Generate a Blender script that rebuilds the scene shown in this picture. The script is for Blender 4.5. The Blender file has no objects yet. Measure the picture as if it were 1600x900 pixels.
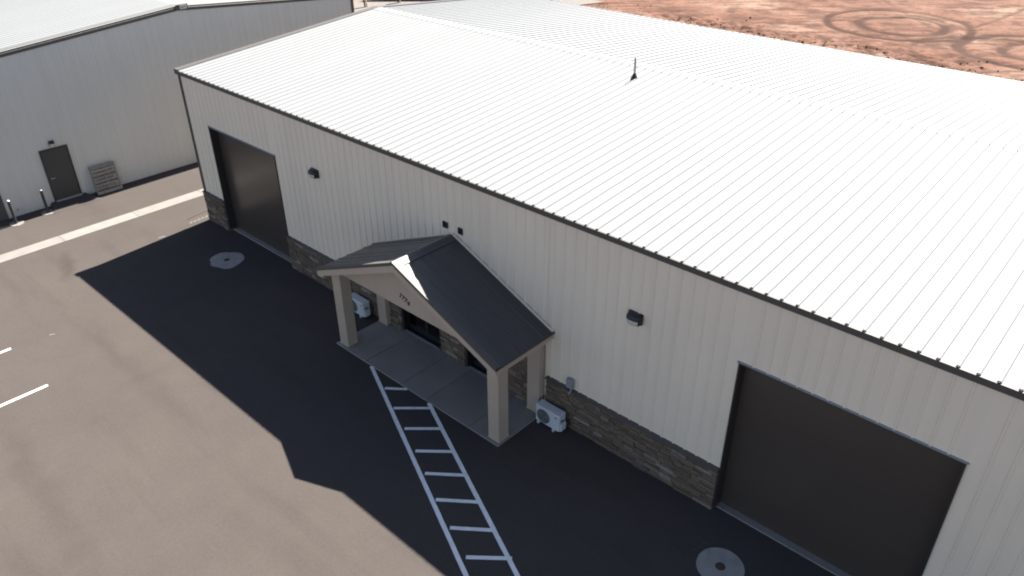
import bpy, math, random
import numpy as np
from mathutils import Vector, Matrix

random.seed(7)
rng = np.random.default_rng(11)
S = bpy.context.scene
C = S.collection
FT = 0.3048
R = math.radians

# ------------------------------------------------------------------ camera
YAW, PIT, ROL = -0.7463, 0.5435, -0.0056
CAM = Vector((5.2273, -12.3891, 13.557))
fw = Vector((math.sin(YAW) * math.cos(PIT), math.cos(YAW) * math.cos(PIT), -math.sin(PIT)))
r0 = Vector((math.cos(YAW), -math.sin(YAW), 0))
u0 = r0.cross(fw)
r1 = math.cos(ROL) * r0 + math.sin(ROL) * u0
u1 = -math.sin(ROL) * r0 + math.cos(ROL) * u0
cd = bpy.data.cameras.new('camera')
cam = bpy.data.objects.new('camera', cd)
C.objects.link(cam)
cd.sensor_width = 36
cd.lens = 1217.29 * 36 / 1600
cd.clip_end = 5000
M3 = Matrix((r1, u1, -fw)).transposed()
cam.matrix_world = Matrix.Translation(CAM) @ M3.to_4x4()
S.camera = cam

# ------------------------------------------------------------------ light
SX, SY = 0.094, -0.905            # ground shift of a shadow per metre of height
to_sun = Vector((-SX, -SY, 1)).normalized()
SUN_EL = math.asin(to_sun.z)
SUN_AZ = math.atan2(to_sun.x, to_sun.y)
w = bpy.data.worlds.new('World')
S.world = w
w.use_nodes = True
nt = w.node_tree
sky = nt.nodes.new('ShaderNodeTexSky')
sky.sky_type = 'NISHITA'
sky.sun_disc = False
sky.sun_elevation = SUN_EL
sky.sun_rotation = SUN_AZ
sky.altitude = 1500
sky.air_density = 0.8
sky.dust_density = 1.2
sky.ozone_density = 0.4
bg = nt.nodes['Background']
bg.inputs['Strength'].default_value = 0.05
hs = nt.nodes.new('ShaderNodeHueSaturation')      # slightly hazy, less saturated desert sky
hs.inputs['Saturation'].default_value = 0.82
nt.links.new(sky.outputs[0], hs.inputs['Color'])
nt.links.new(hs.outputs[0], bg.inputs['Color'])

sl = bpy.data.lights.new('sun', 'SUN')
sl.energy = 5.0
sl.angle = R(0.53)
sl.color = (1.0, 0.93, 0.83)
so = bpy.data.objects.new('sun', sl)
C.objects.link(so)
so.rotation_euler = to_sun.to_track_quat('Z', 'Y').to_euler()

S.view_settings.view_transform = 'Standard'
S.view_settings.look = 'None'
S.view_settings.gamma = 1
S.view_settings.exposure = 2.1
S.render.engine = 'CYCLES'
S.cycles.filter_width = 2.0
S.cycles.max_bounces = 8
S.cycles.diffuse_bounces = 5

# ------------------------------------------------------------------ materials
def mat(name, col, rough=0.6, spec=0.5, metal=0.0):
    m = bpy.data.materials.new(name)
    m.use_nodes = True
    b = m.node_tree.nodes['Principled BSDF']
    b.inputs['Base Color'].default_value = (*col, 1)
    b.inputs['Roughness'].default_value = rough
    b.inputs['Specular IOR Level'].default_value = spec
    b.inputs['Metallic'].default_value = metal
    return m

class NB:
    """small helper to wire nodes"""
    def __init__(s, m):
        s.t = m.node_tree
        s.b = s.t.nodes['Principled BSDF']
    def n(s, ty, **kw):
        x = s.t.nodes.new(ty)
        for k, v in kw.items():
            if k in x.inputs.keys() if isinstance(k, str) else False:
                x.inputs[k].default_value = v
            else:
                setattr(x, k, v)
        return x
    def l(s, a, b):
        s.t.links.new(a, b)
    def pos(s, scale=(1, 1, 1), rot=(0, 0, 0)):
        g = s.t.nodes.new('ShaderNodeNewGeometry')
        mp = s.t.nodes.new('ShaderNodeMapping')
        mp.inputs['Scale'].default_value = scale
        mp.inputs['Rotation'].default_value = rot
        s.l(g.outputs['Position'], mp.inputs['Vector'])
        return mp.outputs[0]
    def noise(s, vec, scale, detail=4, rough=0.55):
        x = s.t.nodes.new('ShaderNodeTexNoise')
        x.inputs['Scale'].default_value = scale
        x.inputs['Detail'].default_value = detail
        x.inputs['Roughness'].default_value = rough
        s.l(vec, x.inputs['Vector'])
        return x.outputs['Fac']
    def ramp(s, fac, stops):
        x = s.t.nodes.new('ShaderNodeValToRGB')
        e = x.color_ramp.elements
        while len(e) < len(stops):
            e.new(0.5)
        for i, (p, c) in enumerate(stops):
            e[i].position = p
            e[i].color = (*c, 1) if len(c) == 3 else c
        s.l(fac, x.inputs['Fac'])
        return x.outputs['Color']
    def mix(s, fac, a, b, mode='MIX'):
        x = s.t.nodes.new('ShaderNodeMix')
        x.data_type = 'RGBA'
        x.blend_type = mode
        for sock, v in ((x.inputs[0], fac), (x.inputs[6], a), (x.inputs[7], b)):
            if hasattr(v, 'is_output'):
                s.l(v, sock)
            elif isinstance(v, (int, float)):
                sock.default_value = v
            else:
                sock.default_value = (*v, 1)
        return x.outputs[2]
    def bump(s, h, strength, dist):
        x = s.t.nodes.new('ShaderNodeBump')
        x.inputs['Strength'].default_value = strength
        x.inputs['Distance'].default_value = dist
        s.l(h, x.inputs['Height'])
        s.l(x.outputs[0], s.b.inputs['Normal'])
    def color(s, c):
        s.l(c, s.b.inputs['Base Color'])
    def rnd(s):
        return s.t.nodes.new('ShaderNodeObjectInfo').outputs['Random']

def grey(v):
    return (v, v, v)

def mottled(name, col, rough, spec, scale=3.0, amt=0.12, bump=None, obj_var=0.0, streak=None):
    m = mat(name, col, rough, spec)
    k = NB(m)
    p = k.pos()
    f = k.noise(p, scale, 5)
    c = k.mix(1.0, col, k.ramp(f, [(0.25, grey(1 - amt)), (0.75, grey(1 + amt) if amt < 0 else grey(1.0))]), 'MULTIPLY')
    if streak:
        sv = k.noise(k.pos(streak), 1.0, 4)
        c = k.mix(1.0, c, k.ramp(sv, [(0.3, grey(0.955)), (0.6, grey(1.0))]), 'MULTIPLY')
    if obj_var:
        c = k.mix(1.0, c, k.ramp(k.rnd(), [(0.0, grey(1 - obj_var)), (1.0, grey(1.0))]), 'MULTIPLY')
    k.color(c)
    if bump:
        k.bump(k.noise(p, bump[0], 3), bump[1], bump[2])
    return m

def make_asphalt():
    m = mat('asphalt', (0.065, 0.06, 0.055), 0.95, 0.12)
    k = NB(m)
    p = k.pos()
    big = k.noise(p, 0.22, 5, 0.6)
    mid = k.noise(k.pos((1, 1, 1), (0, 0, 0.4)), 1.3, 5, 0.6)
    fine = k.noise(p, 45, 3, 0.7)
    lane = k.noise(k.pos((0.9, 0.12, 1), (0, 0, R(-38))), 1.0, 4, 0.55)
    lane2 = k.noise(k.pos((0.16, 1.1, 1), (0, 0, R(8))), 1.0, 4, 0.55)
    c = k.ramp(big, [(0.28, (0.0590, 0.0518, 0.0490)), (0.52, (0.0640, 0.0560, 0.0525)), (0.75, (0.0680, 0.0596, 0.0555))])
    c = k.mix(1.0, c, k.ramp(mid, [(0.3, grey(0.95)), (0.62, grey(1.0))]), 'MULTIPLY')
    c = k.mix(1.0, c, k.ramp(lane, [(0.30, grey(0.97)), (0.45, grey(1.0))]), 'MULTIPLY')
    c = k.mix(1.0, c, k.ramp(lane2, [(0.30, grey(0.90)), (0.47, grey(1.0))]), 'MULTIPLY')
    c = k.mix(1.0, c, k.ramp(fine, [(0.30, grey(0.80)), (0.5, grey(0.98)), (0.72, grey(1.14))]), 'MULTIPLY')
    grain = k.noise(p, 11, 3, 0.8)
    c = k.mix(1.0, c, k.ramp(grain, [(0.34, grey(0.96)), (0.5, grey(1.02)), (0.68, grey(1.07))]), 'MULTIPLY')
    # damp-looking stains with their own shape: a run-off fan from the gutter and a worn wheel path
    def stain(cx, cy, ang, lx, ly, dark):
        nonlocal c
        g = k.t.nodes.new('ShaderNodeNewGeometry')
        nz_ = k.t.nodes.new('ShaderNodeTexNoise')
        nz_.inputs['Scale'].default_value = 0.9
        nz_.inputs['Detail'].default_value = 4
        k.l(g.outputs['Position'], nz_.inputs['Vector'])
        sub = k.t.nodes.new('ShaderNodeVectorMath'); sub.operation = 'SUBTRACT'
        k.l(g.outputs['Position'], sub.inputs[0]); sub.inputs[1].default_value = (cx, cy, 0)
        ad = k.t.nodes.new('ShaderNodeVectorMath'); ad.operation = 'MULTIPLY_ADD'
        k.l(nz_.outputs['Color'], ad.inputs[0]); ad.inputs[1].default_value = (.9, .9, 0); k.l(sub.outputs[0], ad.inputs[2])
        ro = k.t.nodes.new('ShaderNodeVectorRotate'); ro.rotation_type = 'Z_AXIS'
        ro.inputs['Center'].default_value = (.45, .45, 0)
        ro.inputs['Angle'].default_value = -ang
        k.l(ad.outputs[0], ro.inputs['Vector'])
        s2 = k.t.nodes.new('ShaderNodeVectorMath'); s2.operation = 'SUBTRACT'
        k.l(ro.outputs[0], s2.inputs[0]); s2.inputs[1].default_value = (.45, .45, 0)
        sc_ = k.t.nodes.new('ShaderNodeVectorMath'); sc_.operation = 'MULTIPLY'
        k.l(s2.outputs[0], sc_.inputs[0]); sc_.inputs[1].default_value = (1 / lx, 1 / ly, 0)
        le = k.t.nodes.new('ShaderNodeVectorMath'); le.operation = 'LENGTH'
        k.l(sc_.outputs[0], le.inputs[0])
        c = k.mix(1.0, c, k.ramp(le.outputs['Value'], [(0.25, grey(dark)), (1.0, grey(1.0))]), 'MULTIPLY')
    stain(-22.7, -5.4, R(-18), 1.6, .33, .80)
    stain(-12.5, -10.1, R(-4), 5.2, .45, .88)
    stain(-15.5, -6.6, R(2), 5.0, .40, .93)
    stain(-5.0, -7.3, R(6), 4.0, .5, .92)
    k.color(c)
    k.bump(fine, 0.35, 0.006)
    return m

def make_dirt():
    m = mat('red_dirt', (0.16, 0.085, 0.06), 0.95, 0.15)
    k = NB(m)
    a = k.t.nodes.new('ShaderNodeAttribute')
    a.attribute_name = 'damp'
    p = k.pos()
    big = k.noise(p, 0.16, 6, 0.6)
    st = k.noise(k.pos((1, 1, 1), (0, 0, R(40))), 0.55, 8, 0.72)
    fine = k.noise(p, 2.6, 8, 0.78)
    c = k.ramp(big, [(0.34, (0.112, 0.052, 0.034)), (0.52, (0.132, 0.067, 0.046)), (0.66, (0.195, 0.125, 0.092))])
    c = k.mix(1.0, c, k.ramp(st, [(0.34, grey(0.66)), (0.48, grey(0.98)), (0.70, grey(1.16))]), 'MULTIPLY')
    c = k.mix(1.0, c, k.ramp(fine, [(0.36, grey(0.55)), (0.50, grey(1.0)), (0.66, grey(1.12))]), 'MULTIPLY')
    c = k.mix(a.outputs['Fac'], c, (0.034, 0.0130, 0.008))
    k.color(c)
    k.bump(fine, 0.35, 0.05)
    return m

def make_stone():
    m = mat('ledge_stone', (0.13, 0.12, 0.11), 0.88, 0.3)
    k = NB(m)
    p = k.pos()
    isl = k.t.nodes.new('ShaderNodeNewGeometry').outputs['Random Per Island']
    ad = k.t.nodes.new('ShaderNodeMath')
    ad.operation = 'ADD'
    k.l(isl, ad.inputs[0]); k.l(k.rnd(), ad.inputs[1])
    fr = k.t.nodes.new('ShaderNodeMath')
    fr.operation = 'FRACT'
    k.l(ad.outputs[0], fr.inputs[0])
    base = k.ramp(fr.outputs[0], [(0.0, (0.115, 0.086, 0.064)), (0.35, (0.145, 0.108, 0.079)), (0.62, (0.17, 0.124, 0.087)),
                            (0.86, (0.18, 0.142, 0.108)), (0.94, (0.24, 0.195, 0.155)), (1.0, (0.30, 0.25, 0.205))])
    n = k.noise(k.pos((1, 1, 2.5)), 9, 6, 0.65)
    k.color(k.mix(1.0, base, k.ramp(n, [(0.3, grey(0.66)), (0.7, grey(1.15))]), 'MULTIPLY'))
    k.bump(n, 0.8, 0.015)
    return m

def make_door():
    m = mat('dark_bronze_door', (0.066, 0.052, 0.043), 0.27, 0.5)
    k = NB(m)
    k.bump(k.noise(k.pos((0.7, 1, 1.6)), 0.8, 2), 0.15, 0.02)
    return m

def make_glass():
    m = mat('tinted_glass', (0.25, 0.29, 0.28), 0.02, 0.5)
    m.node_tree.nodes['Principled BSDF'].inputs['Transmission Weight'].default_value = 1.0
    return m

M = dict(
    asphalt=make_asphalt(),
    dirt=make_dirt(),
    stone=make_stone(),
    door=make_door(),
    glass=make_glass(),
    roof=mottled('white_roof_steel', (0.210, 0.2225, 0.232), 0.6, 0.25, 0.35, 0.04, None, 0.04),
    wall=mottled('light_wall_steel', (0.785, 0.686, 0.553), 0.5, 0.4, 0.6, 0.05, (1.2, 0.10, 0.05), 0.03, (3.0, 3.0, 0.18)),
    nwall=mottled('cool_grey_wall_steel', (0.58, 0.56, 0.505), 0.5, 0.4, 0.6, 0.05, (1.2, 0.18, 0.05), 0.02, (3.0, 3.0, 0.18)),
    jamb=mat('black_bronze', (0.034, 0.030, 0.027), 0.45, 0.4),
    bronze=mottled('dark_bronze_trim', (0.085, 0.079, 0.074), 0.55, 0.35, 2.0, 0.1),
    charcoal=mottled('charcoal_roof_steel', (0.050, 0.050, 0.052), 0.36, 0.45, 0.9, 0.08, None, 0.03),
    tan=mottled('tan_stucco', (0.45, 0.362, 0.282), 0.9, 0.2, 1.4, 0.10, (60, 0.25, 0.006)),
    concrete=mottled('concrete', (0.205, 0.196, 0.184), 0.9, 0.25, 2.2, 0.20, (40, 0.3, 0.004), 0.10),
    pad=mottled('pad_concrete', (0.34, 0.325, 0.31), 0.92, 0.2, 4.0, 0.28, (30, 0.5, 0.006)),
    slab=mottled('broom_concrete', (0.285, 0.264, 0.243), 0.9, 0.25, 1.1, 0.20, (50, 0.3, 0.004), 0.12),
    paint=mottled('road_paint', (0.85, 0.85, 0.85), 0.75, 0.3, 5.0, 0.22, (45, 0.3, 0.004)),
    chalk=mottled('chalk_paint', (0.30, 0.29, 0.27), 0.9, 0.2, 9.0, 0.4),
    steeldoor=mottled('dark_steel_door', (0.052, 0.050, 0.046), 0.4, 0.45, 2.0, 0.1),
    smear=mottled('mortar_smear', (0.10, 0.093, 0.088), 0.95, 0.2, 14.0, 0.5),
    black=mat('black_metal', (0.012, 0.012, 0.013), 0.45, 0.5),
    lens=mat('pale_lens', (0.50, 0.48, 0.46), 0.25, 0.5),
    acwhite=mottled('ac_enamel', (0.60, 0.62, 0.63), 0.45, 0.5, 2.5, 0.08),
    acgrey=mat('ac_grille', (0.20, 0.21, 0.22), 0.5, 0.5),
    alu=mat('aluminium', (0.55, 0.55, 0.55), 0.35, 0.5, 0.6),
    greybox=mottled('grey_enamel', (0.26, 0.27, 0.28), 0.5, 0.5, 3.0, 0.1),
    pvc=mat('grey_pipe', (0.34, 0.34, 0.34), 0.5, 0.4),
    wood=mottled('weathered_wood', (0.33, 0.295, 0.25), 0.9, 0.2, 7.0, 0.30, None, 0.25, (2, 12, 12)),
    lightwood=mottled('raw_timber', (0.30, 0.23, 0.16), 0.85, 0.2, 5.0, 0.2),
    rust=mottled('rusty_iron', (0.085, 0.055, 0.04), 0.75, 0.4, 9.0, 0.3),
    fencedark=mottled('dark_screen', (0.028, 0.028, 0.031), 0.8, 0.2, 2.0, 0.2),
    gravel=mottled('pale_gravel', (0.17, 0.155, 0.145), 0.95, 0.2, 3.0, 0.25, (15, 0.5, 0.03)),
)

# ------------------------------------------------------------------ mesh helpers
class MB:
    def __init__(s):
        s.v, s.f = [], []
    def add(s, vs, fs):
        o = len(s.v)
        s.v += [tuple(v) for v in vs]
        s.f += [tuple(i + o for i in f) for f in fs]
        return s
    def box(s, x0, x1, y0, y1, z0, z1):
        return s.add([(x0, y0, z0), (x1, y0, z0), (x1, y1, z0), (x0, y1, z0),
                      (x0, y0, z1), (x1, y0, z1), (x1, y1, z1), (x0, y1, z1)],
                     [(0, 3, 2, 1), (4, 5, 6, 7), (0, 1, 5, 4), (1, 2, 6, 5), (2, 3, 7, 6), (3, 0, 4, 7)])
    def cbox(s, x0, x1, y0, y1, z0, z1, c=0.012):
        """box with chamfered vertical edges and top"""
        def ring(k, z):
            return [(x0 + k, y0, z), (x1 - k, y0, z), (x1, y0 + k, z), (x1, y1 - k, z),
                    (x1 - k, y1, z), (x0 + k, y1, z), (x0, y1 - k, z), (x0, y0 + k, z)]
        def ring2(z):
            return [(x0 + c, y0 + c, z), (x1 - c, y0 + c, z), (x1 - c, y0 + c, z), (x1 - c, y1 - c, z),
                    (x1 - c, y1 - c, z), (x0 + c, y1 - c, z), (x0 + c, y1 - c, z), (x0 + c, y0 + c, z)]
        v = ring(c, z0) + ring(c, z1 - c)
        f = [tuple(reversed(range(8)))]
        f += [(i, (i + 1) % 8, 8 + (i + 1) % 8, 8 + i) for i in range(8)]
        t = [(x0 + c, y0 + c, z1), (x1 - c, y0 + c, z1), (x1 - c, y1 - c, z1), (x0 + c, y1 - c, z1)]
        v += t
        f += [(16, 17, 18, 19), (8, 9, 17, 16), (10, 11, 18, 17), (12, 13, 19, 18), (14, 15, 16, 19),
              (9, 10, 17), (11, 12, 18), (13, 14, 19), (15, 8, 16)]
        return s.add(v, f)
    def prism(s, poly, axis, a, b):
        """poly: 2D points; axis 'x' -> (y,z), 'y' -> (x,z), 'z' -> (x,y)"""
        def P(q, t):
            return {'x': (t, q[0], q[1]), 'y': (q[0], t, q[1]), 'z': (q[0], q[1], t)}[axis]
        n = len(poly)
        v = [P(q, a) for q in poly] + [P(q, b) for q in poly]
        f = [tuple(range(n)), tuple(reversed(range(n, 2 * n)))]
        f += [(i, n + i, n + (i + 1) % n, (i + 1) % n) for i in range(n)]
        return s.add(v, f)
    def tube(s, p0, p1, r0, r1=None, n=14, cap=True):
        r1 = r0 if r1 is None else r1
        p0, p1 = Vector(p0), Vector(p1)
        q = (p1 - p0).to_track_quat('Z', 'Y')
        v = []
        for p, r in ((p0, r0), (p1, r1)):
            for i in range(n):
                a = 2 * math.pi * i / n
                v.append(p + q @ Vector((r * math.cos(a), r * math.sin(a), 0)))
        f = [(i, (i + 1) % n, n + (i + 1) % n, n + i) for i in range(n)]
        if cap:
            f += [tuple(reversed(range(n))), tuple(range(n, 2 * n))]
        return s.add(v, f)
    def beam(s, p0, p1, wx, wz, up=(0, 0, 1)):
        p0, p1 = Vector(p0), Vector(p1)
        d = (p1 - p0).normalized()
        side = d.cross(Vector(up)).normalized()
        u = side.cross(d)
        v = []
        for p in (p0, p1):
            for a, b in ((-1, -1), (1, -1), (1, 1), (-1, 1)):
                v.append(p + side * a * wx / 2 + u * b * wz / 2)
        return s.add(v, [(3, 2, 1, 0), (4, 5, 6, 7), (0, 1, 5, 4), (1, 2, 6, 5), (2, 3, 7, 6), (3, 0, 4, 7)])
    def mesh(s, name, m, smooth=False):
        me = bpy.data.meshes.new(name)
        me.from_pydata(s.v, [], s.f)
        me.validate()
        import bmesh
        bm = bmesh.new()
        bm.from_mesh(me)
        bmesh.ops.recalc_face_normals(bm, faces=bm.faces)
        bm.to_mesh(me)
        bm.free()
        if m:
            me.materials.append(M[m] if isinstance(m, str) else m)
        if smooth:
            me.polygons.foreach_set('use_smooth', [True] * len(me.polygons))
        return me
    def obj(s, name, m, parent=None, smooth=False):
        return link(name, s.mesh(name, m, smooth), parent)

def link(name, data, parent=None, loc=None):
    o = bpy.data.objects.new(name, data)
    C.objects.link(o)
    if parent:
        o.parent = parent
    if loc is not None:
        o.location = loc
    return o

def tag(o, label, cat, group=None):
    o['label'] = label
    o['category'] = cat
    if group:
        o['group'] = group
    return o

def thing(name, label, cat, group=None, loc=(0, 0, 0)):
    o = bpy.data.objects.new(name, None)
    o.empty_display_size = 0.3
    C.objects.link(o)
    o.location = loc
    return tag(o, label, cat, group)

def struct(o, kind='structure'):
    o['kind'] = kind
    return o

# ------------------------------------------------------------------ value noise for terrain
def vnoise(x, y, seed=0):
    xi, yi = np.floor(x).astype(int), np.floor(y).astype(int)
    xf, yf = x - xi, y - yi
    def h(a, b):
        n = (a * 374761393 + b * 668265263 + seed * 982451653) & 0xFFFFFFFF
        n = ((n ^ (n >> 13)) * 1274126177) & 0xFFFFFFFF
        return ((n ^ (n >> 16)) & 0xFFFF) / 65535.0
    u, v = xf * xf * (3 - 2 * xf), yf * yf * (3 - 2 * yf)
    a = h(xi, yi) * (1 - u) + h(xi + 1, yi) * u
    b = h(xi, yi + 1) * (1 - u) + h(xi + 1, yi + 1) * u
    return a * (1 - v) + b * v

def fbm(x, y, seed, oct=4):
    t, amp, s = 0, 1.0, 0
    for i in range(oct):
        t = t + amp * vnoise(x * 2 ** i, y * 2 ** i, seed + i)
        s += amp
        amp *= 0.5
    return t / s

# ================================================================== SETTING
struct(MB().add([(-1500, -1500, -0.35), (1500, -1500, -0.35), (1500, 1500, -0.35), (-1500, 1500, -0.35)], [(0, 1, 2, 3)])
       .obj('terrain', 'dirt'))

lot = struct(MB().add([(-44, -80, 0), (70, -80, 0), (70, 26, 0), (-44, 26, 0)], [(0, 1, 2, 3)]).obj('parking_lot', 'asphalt'))

# dirt field behind the warehouse, with wheel ruts
def dirt_field():
    xs = np.concatenate([np.linspace(-200, -60, 20)[:-1], np.linspace(-60, -46, 40)[:-1], np.linspace(-46, 6, 360), np.linspace(6, 160, 30)[1:]])
    ys = np.concatenate([np.linspace(26.02, 40, 30)[:-1], np.linspace(40, 72, 260), np.linspace(72, 300, 40)[1:]])
    X, Y = np.meshgrid(xs, ys)
    wx = X + 0.28 * (fbm(X * 0.5, Y * 0.5, 3) - 0.5) * 2
    wy = Y + 0.28 * (fbm(X * 0.5, Y * 0.5, 9) - 0.5) * 2
    damp = np.zeros_like(X)
    Z = (fbm(X * 0.12, Y * 0.12, 1) - 0.5) * 0.20 + (fbm(X * 0.9, Y * 0.9, 21) - 0.5) * 0.06
    def groove(d, width, depth, dk, gate=1.0):
        nonlocal Z, damp
        g = np.exp(-(d / width) ** 2) * gate
        b = np.exp(-((np.abs(d) - 2.0 * width) / (0.9 * width)) ** 2) * gate
        Z = Z - .45 * depth * g + 0.3 * depth * b
        damp = np.maximum(damp, dk * gate * np.clip(g * 2.4 - .5, 0, 1))
    def ring(cx, cy, rad, width, depth, dk, ex=1.0, ey=1.0, a0=None, a1=None):
        rr = np.hypot((wx - cx) / ex, (wy - cy) / ey)
        gate = 0.62 + 0.6 * vnoise(np.arctan2(wy - cy, wx - cx) * 2.1 + 7, rr * 0.3, int(rad * 10))
        groove(rr - rad, width, depth, dk, np.clip(gate, 0, 1))
    ring(-14.5, 52.1, 5.1, 0.36, 0.14, 1.0)
    ring(-14.2, 51.9, 3.05, 0.42, 0.16, 1.0)
    ring(-14.3, 52.0, 3.6, 0.18, 0.06, 0.5)
    ring(-4.4, 50.0, 4.9, 0.48, 0.18, 1.0)
    ring(-4.2, 50.1, 2.6, 0.40, 0.12, .9)
    ring(-6.0, 47.0, 5.5, 0.30, 0.10, 0.8)
    def line(x0, y0, x1, y1, width, depth, dk):
        d = np.hypot(x1 - x0, y1 - y0)
        nx, ny = -(y1 - y0) / d, (x1 - x0) / d
        t = ((wx - x0) * (x1 - x0) + (wy - y0) * (y1 - y0)) / d / d
        gate = np.clip(np.minimum(t, 1 - t) * 12, 0, 1) * (0.5 + 0.7 * vnoise(t * 9, t * 0, 4))
        groove((wx - x0) * nx + (wy - y0) * ny, width, depth, dk, np.clip(gate, 0, 1))
    line(-10.0, 52.6, -8.5, 67.5, 0.22, 0.10, 0.7)
    line(-11.4, 51.5, -20, 62, 0.25, 0.07, 0.5)
    line(-8.0, 48.0, -1.0, 46.5, 0.25, 0.1, 0.7)
    for i in range(26):
        x0 = random.uniform(-46, -4)
        y0 = random.uniform(41, 66)
        a = R(random.uniform(30, 62)) + (0 if random.random() < .85 else 1.2)
        L = random.uniform(4, 14)
        line(x0, y0, x0 + L * math.cos(a), y0 + L * math.sin(a), random.uniform(0.10, 0.2), 0.05, random.uniform(0.25, 0.6))
    # rough graded spoil in the strip closest to the building
    rough = np.clip((47.0 - Y + 1.2 * (fbm(X * .4, Y * .4, 31) - .5)) / 3.5, 0, 1) * np.clip((X + 34) / 6, 0, 1) * np.clip((-4 - X) / 4, 0, 1)
    lump = fbm(X * 2.3, Y * 2.3, 40, 3)
    Z = Z + rough * (lump - 0.45) * 0.40
    damp = np.maximum(damp, rough * np.clip((0.50 - lump) * 7, 0, 0.9))
    fl = fbm(X * 0.7 + Y * 0.3, Y * 0.9 - X * 0.4, 50, 4)
    damp = np.maximum(damp, np.clip((0.40 - fl) * 5, 0, 0.65))
    al, ac = X * .734 + Y * .679, -X * .679 + Y * .734
    st = fbm(al * 0.45, ac * 1.9, 60, 4)
    damp = np.maximum(damp, np.clip((0.43 - st) * 6, 0, 0.6))
    Z = Z + (st - .5) * .05
    Z = Z * np.clip((Y - 26) / 6, 0.02, 1) - 0.02
    ny, nx = X.shape
    me = bpy.data.meshes.new('dirt_field')
    V = np.stack([X, Y, Z], -1).reshape(-1, 3)
    i = np.arange(ny * nx).reshape(ny, nx)
    F = np.stack([i[:-1, :-1], i[:-1, 1:], i[1:, 1:], i[1:, :-1]], -1).reshape(-1, 4)
    me.from_pydata(V.tolist(), [], F.tolist())
    at = me.attributes.new('damp', 'FLOAT', 'POINT')
    at.data.foreach_set('value', damp.reshape(-1).astype(np.float32))
    me.materials.append(M['dirt'])
    me.polygons.foreach_set('use_smooth', [True] * len(me.polygons))
    return struct(link('dirt_field', me))
dirt_field()

# clods of earth along the graded edge
def clods():
    b = MB()
    for i in range(240):
        x = random.uniform(-36, -3)
        y = 41.0 + abs(random.gauss(0, 1.7))
        r = random.uniform(0.03, 0.085) * (1.7 if random.random() < .05 else 1)
        n = 6
        v = [(x, y, r * random.uniform(.4, .7) + .02)]
        for k in range(n):
            a = 2 * math.pi * k / n
            q = r * random.uniform(.7, 1.2)
            v.append((x + q * math.cos(a), y + q * math.sin(a), r * random.uniform(.2, .5)))
        for k in range(n):
            a = 2 * math.pi * k / n
            v.append((x + r * math.cos(a), y + r * math.sin(a), -0.25))
        f = [(0, 1 + k, 1 + (k + 1) % n) for k in range(n)]
        f += [(1 + k, 1 + n + k, 1 + n + (k + 1) % n, 1 + (k + 1) % n) for k in range(n)]
        b.add(v, f)
    o = struct(b.obj('soil_clods', 'dirt'), 'stuff')
    o['label'] = 'loose red earth clods along the graded edge of the dirt field'
clods()

# western side yard seen past the neighbouring warehouse
struct(MB().add([(-60, 22, 0.05), (-44.02, 22, 0.05), (-36, 44, 0.05), (-43, 44.5, 0.05), (-53.2, 29.2, 0.05), (-60, 26, 0.05)], [(0, 1, 2, 3, 4, 5)])
       .obj('gravel_path', 'gravel'))
struct(MB().add([(-120, -80, -0.05), (-44.02, -80, -0.05), (-44.02, 26.5, -0.05), (-120, 26.5, -0.05)], [(0, 1, 2, 3)]).obj('side_yard', 'gravel'))

# concrete valley gutter between the buildings
gut = struct(MB().box(-25.36, -24.76, -60, 22, -0.2, -0.012).obj('drainage_gutter', 'concrete'))
joints = [-60 + 2.84 * i for i in range(30)]
off = -4.68 - max(j for j in joints if j < -4.68)
joints = [j + off for j in joints if j + off < 22]
pm = MB().add([(-0.32, 0.006, .006), (0, 0.006, .002), (0.32, 0.006, .006), (-0.32, 2.834, .006), (0, 2.834, .002), (0.32, 2.834, .006),
               (-0.32, 0.006, -.1), (0.32, 0.006, -.1), (-0.32, 2.834, -.1), (0.32, 2.834, -.1)],
              [(0, 1, 4, 3), (1, 2, 5, 4), (0, 6, 7, 2, 1), (3, 4, 5, 9, 8), (0, 3, 8, 6), (2, 7, 9, 5)]).mesh('concrete_panel', 'concrete')
for j in joints:
    o = link('concrete_panel', pm, gut, (-25.06, j, 0.004))

# ------------------------------------------------------------------ painted markings
def strip(b, p0, p1, wd, z, rag=0.0):
    p0, p1 = Vector((*p0, z)), Vector((*p1, z))
    d = (p1 - p0)
    n = Vector((-d.y, d.x, 0)).normalized() * wd / 2
    k = max(2, int(d.length / 0.12)) if rag else 1
    L, Rr = [], []
    for i in range(k + 1):
        q = p0 + d * (i / k)
        L.append(q + n * (1 + random.uniform(-rag, rag)))
        Rr.append(q - n * (1 + random.uniform(-rag, rag)))
    v = L + Rr
    b.add(v, [(i, k + 1 + i, k + 2 + i, i + 1) for i in range(k)])

hatch = thing('crosswalk_hatching', 'white painted ladder hatching slanting away from the portico slab', 'road marking')
A0, A1 = Vector((-10.06, -1.86)), Vector((-2.861, -5.11))
dA = (A1 - A0).normalized()
B0, B1 = Vector((-7.60, -1.86)), Vector((-2.07, -4.389))
dB = (B1 - B0).normalized()
b = MB(); strip(b, A0, A0 + dA * 12.5, 0.105, 0.004, 0.05); b.obj('long_line', 'paint', hatch)
b = MB(); strip(b, B0, B0 + dB * 9.6, 0.105, 0.004, 0.05); b.obj('long_line', 'paint', hatch)
rl = [(-8.979, -2.258, -8.483, -1.862), (-8.138, -2.641, -7.413, -1.982), (-7.297, -2.981, -6.609, -2.355),
      (-6.458, -3.345, -5.719, -2.704), (-5.70, -3.706, -4.922, -3.084), (-4.881, -4.103, -4.067, -3.469),
      (-4.03, -4.461, -3.241, -3.84), (-3.19, -4.787, -2.438, -4.147), (-2.36, -5.17, -1.60, -4.53), (-1.53, -5.55, -0.77, -4.91)]
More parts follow.
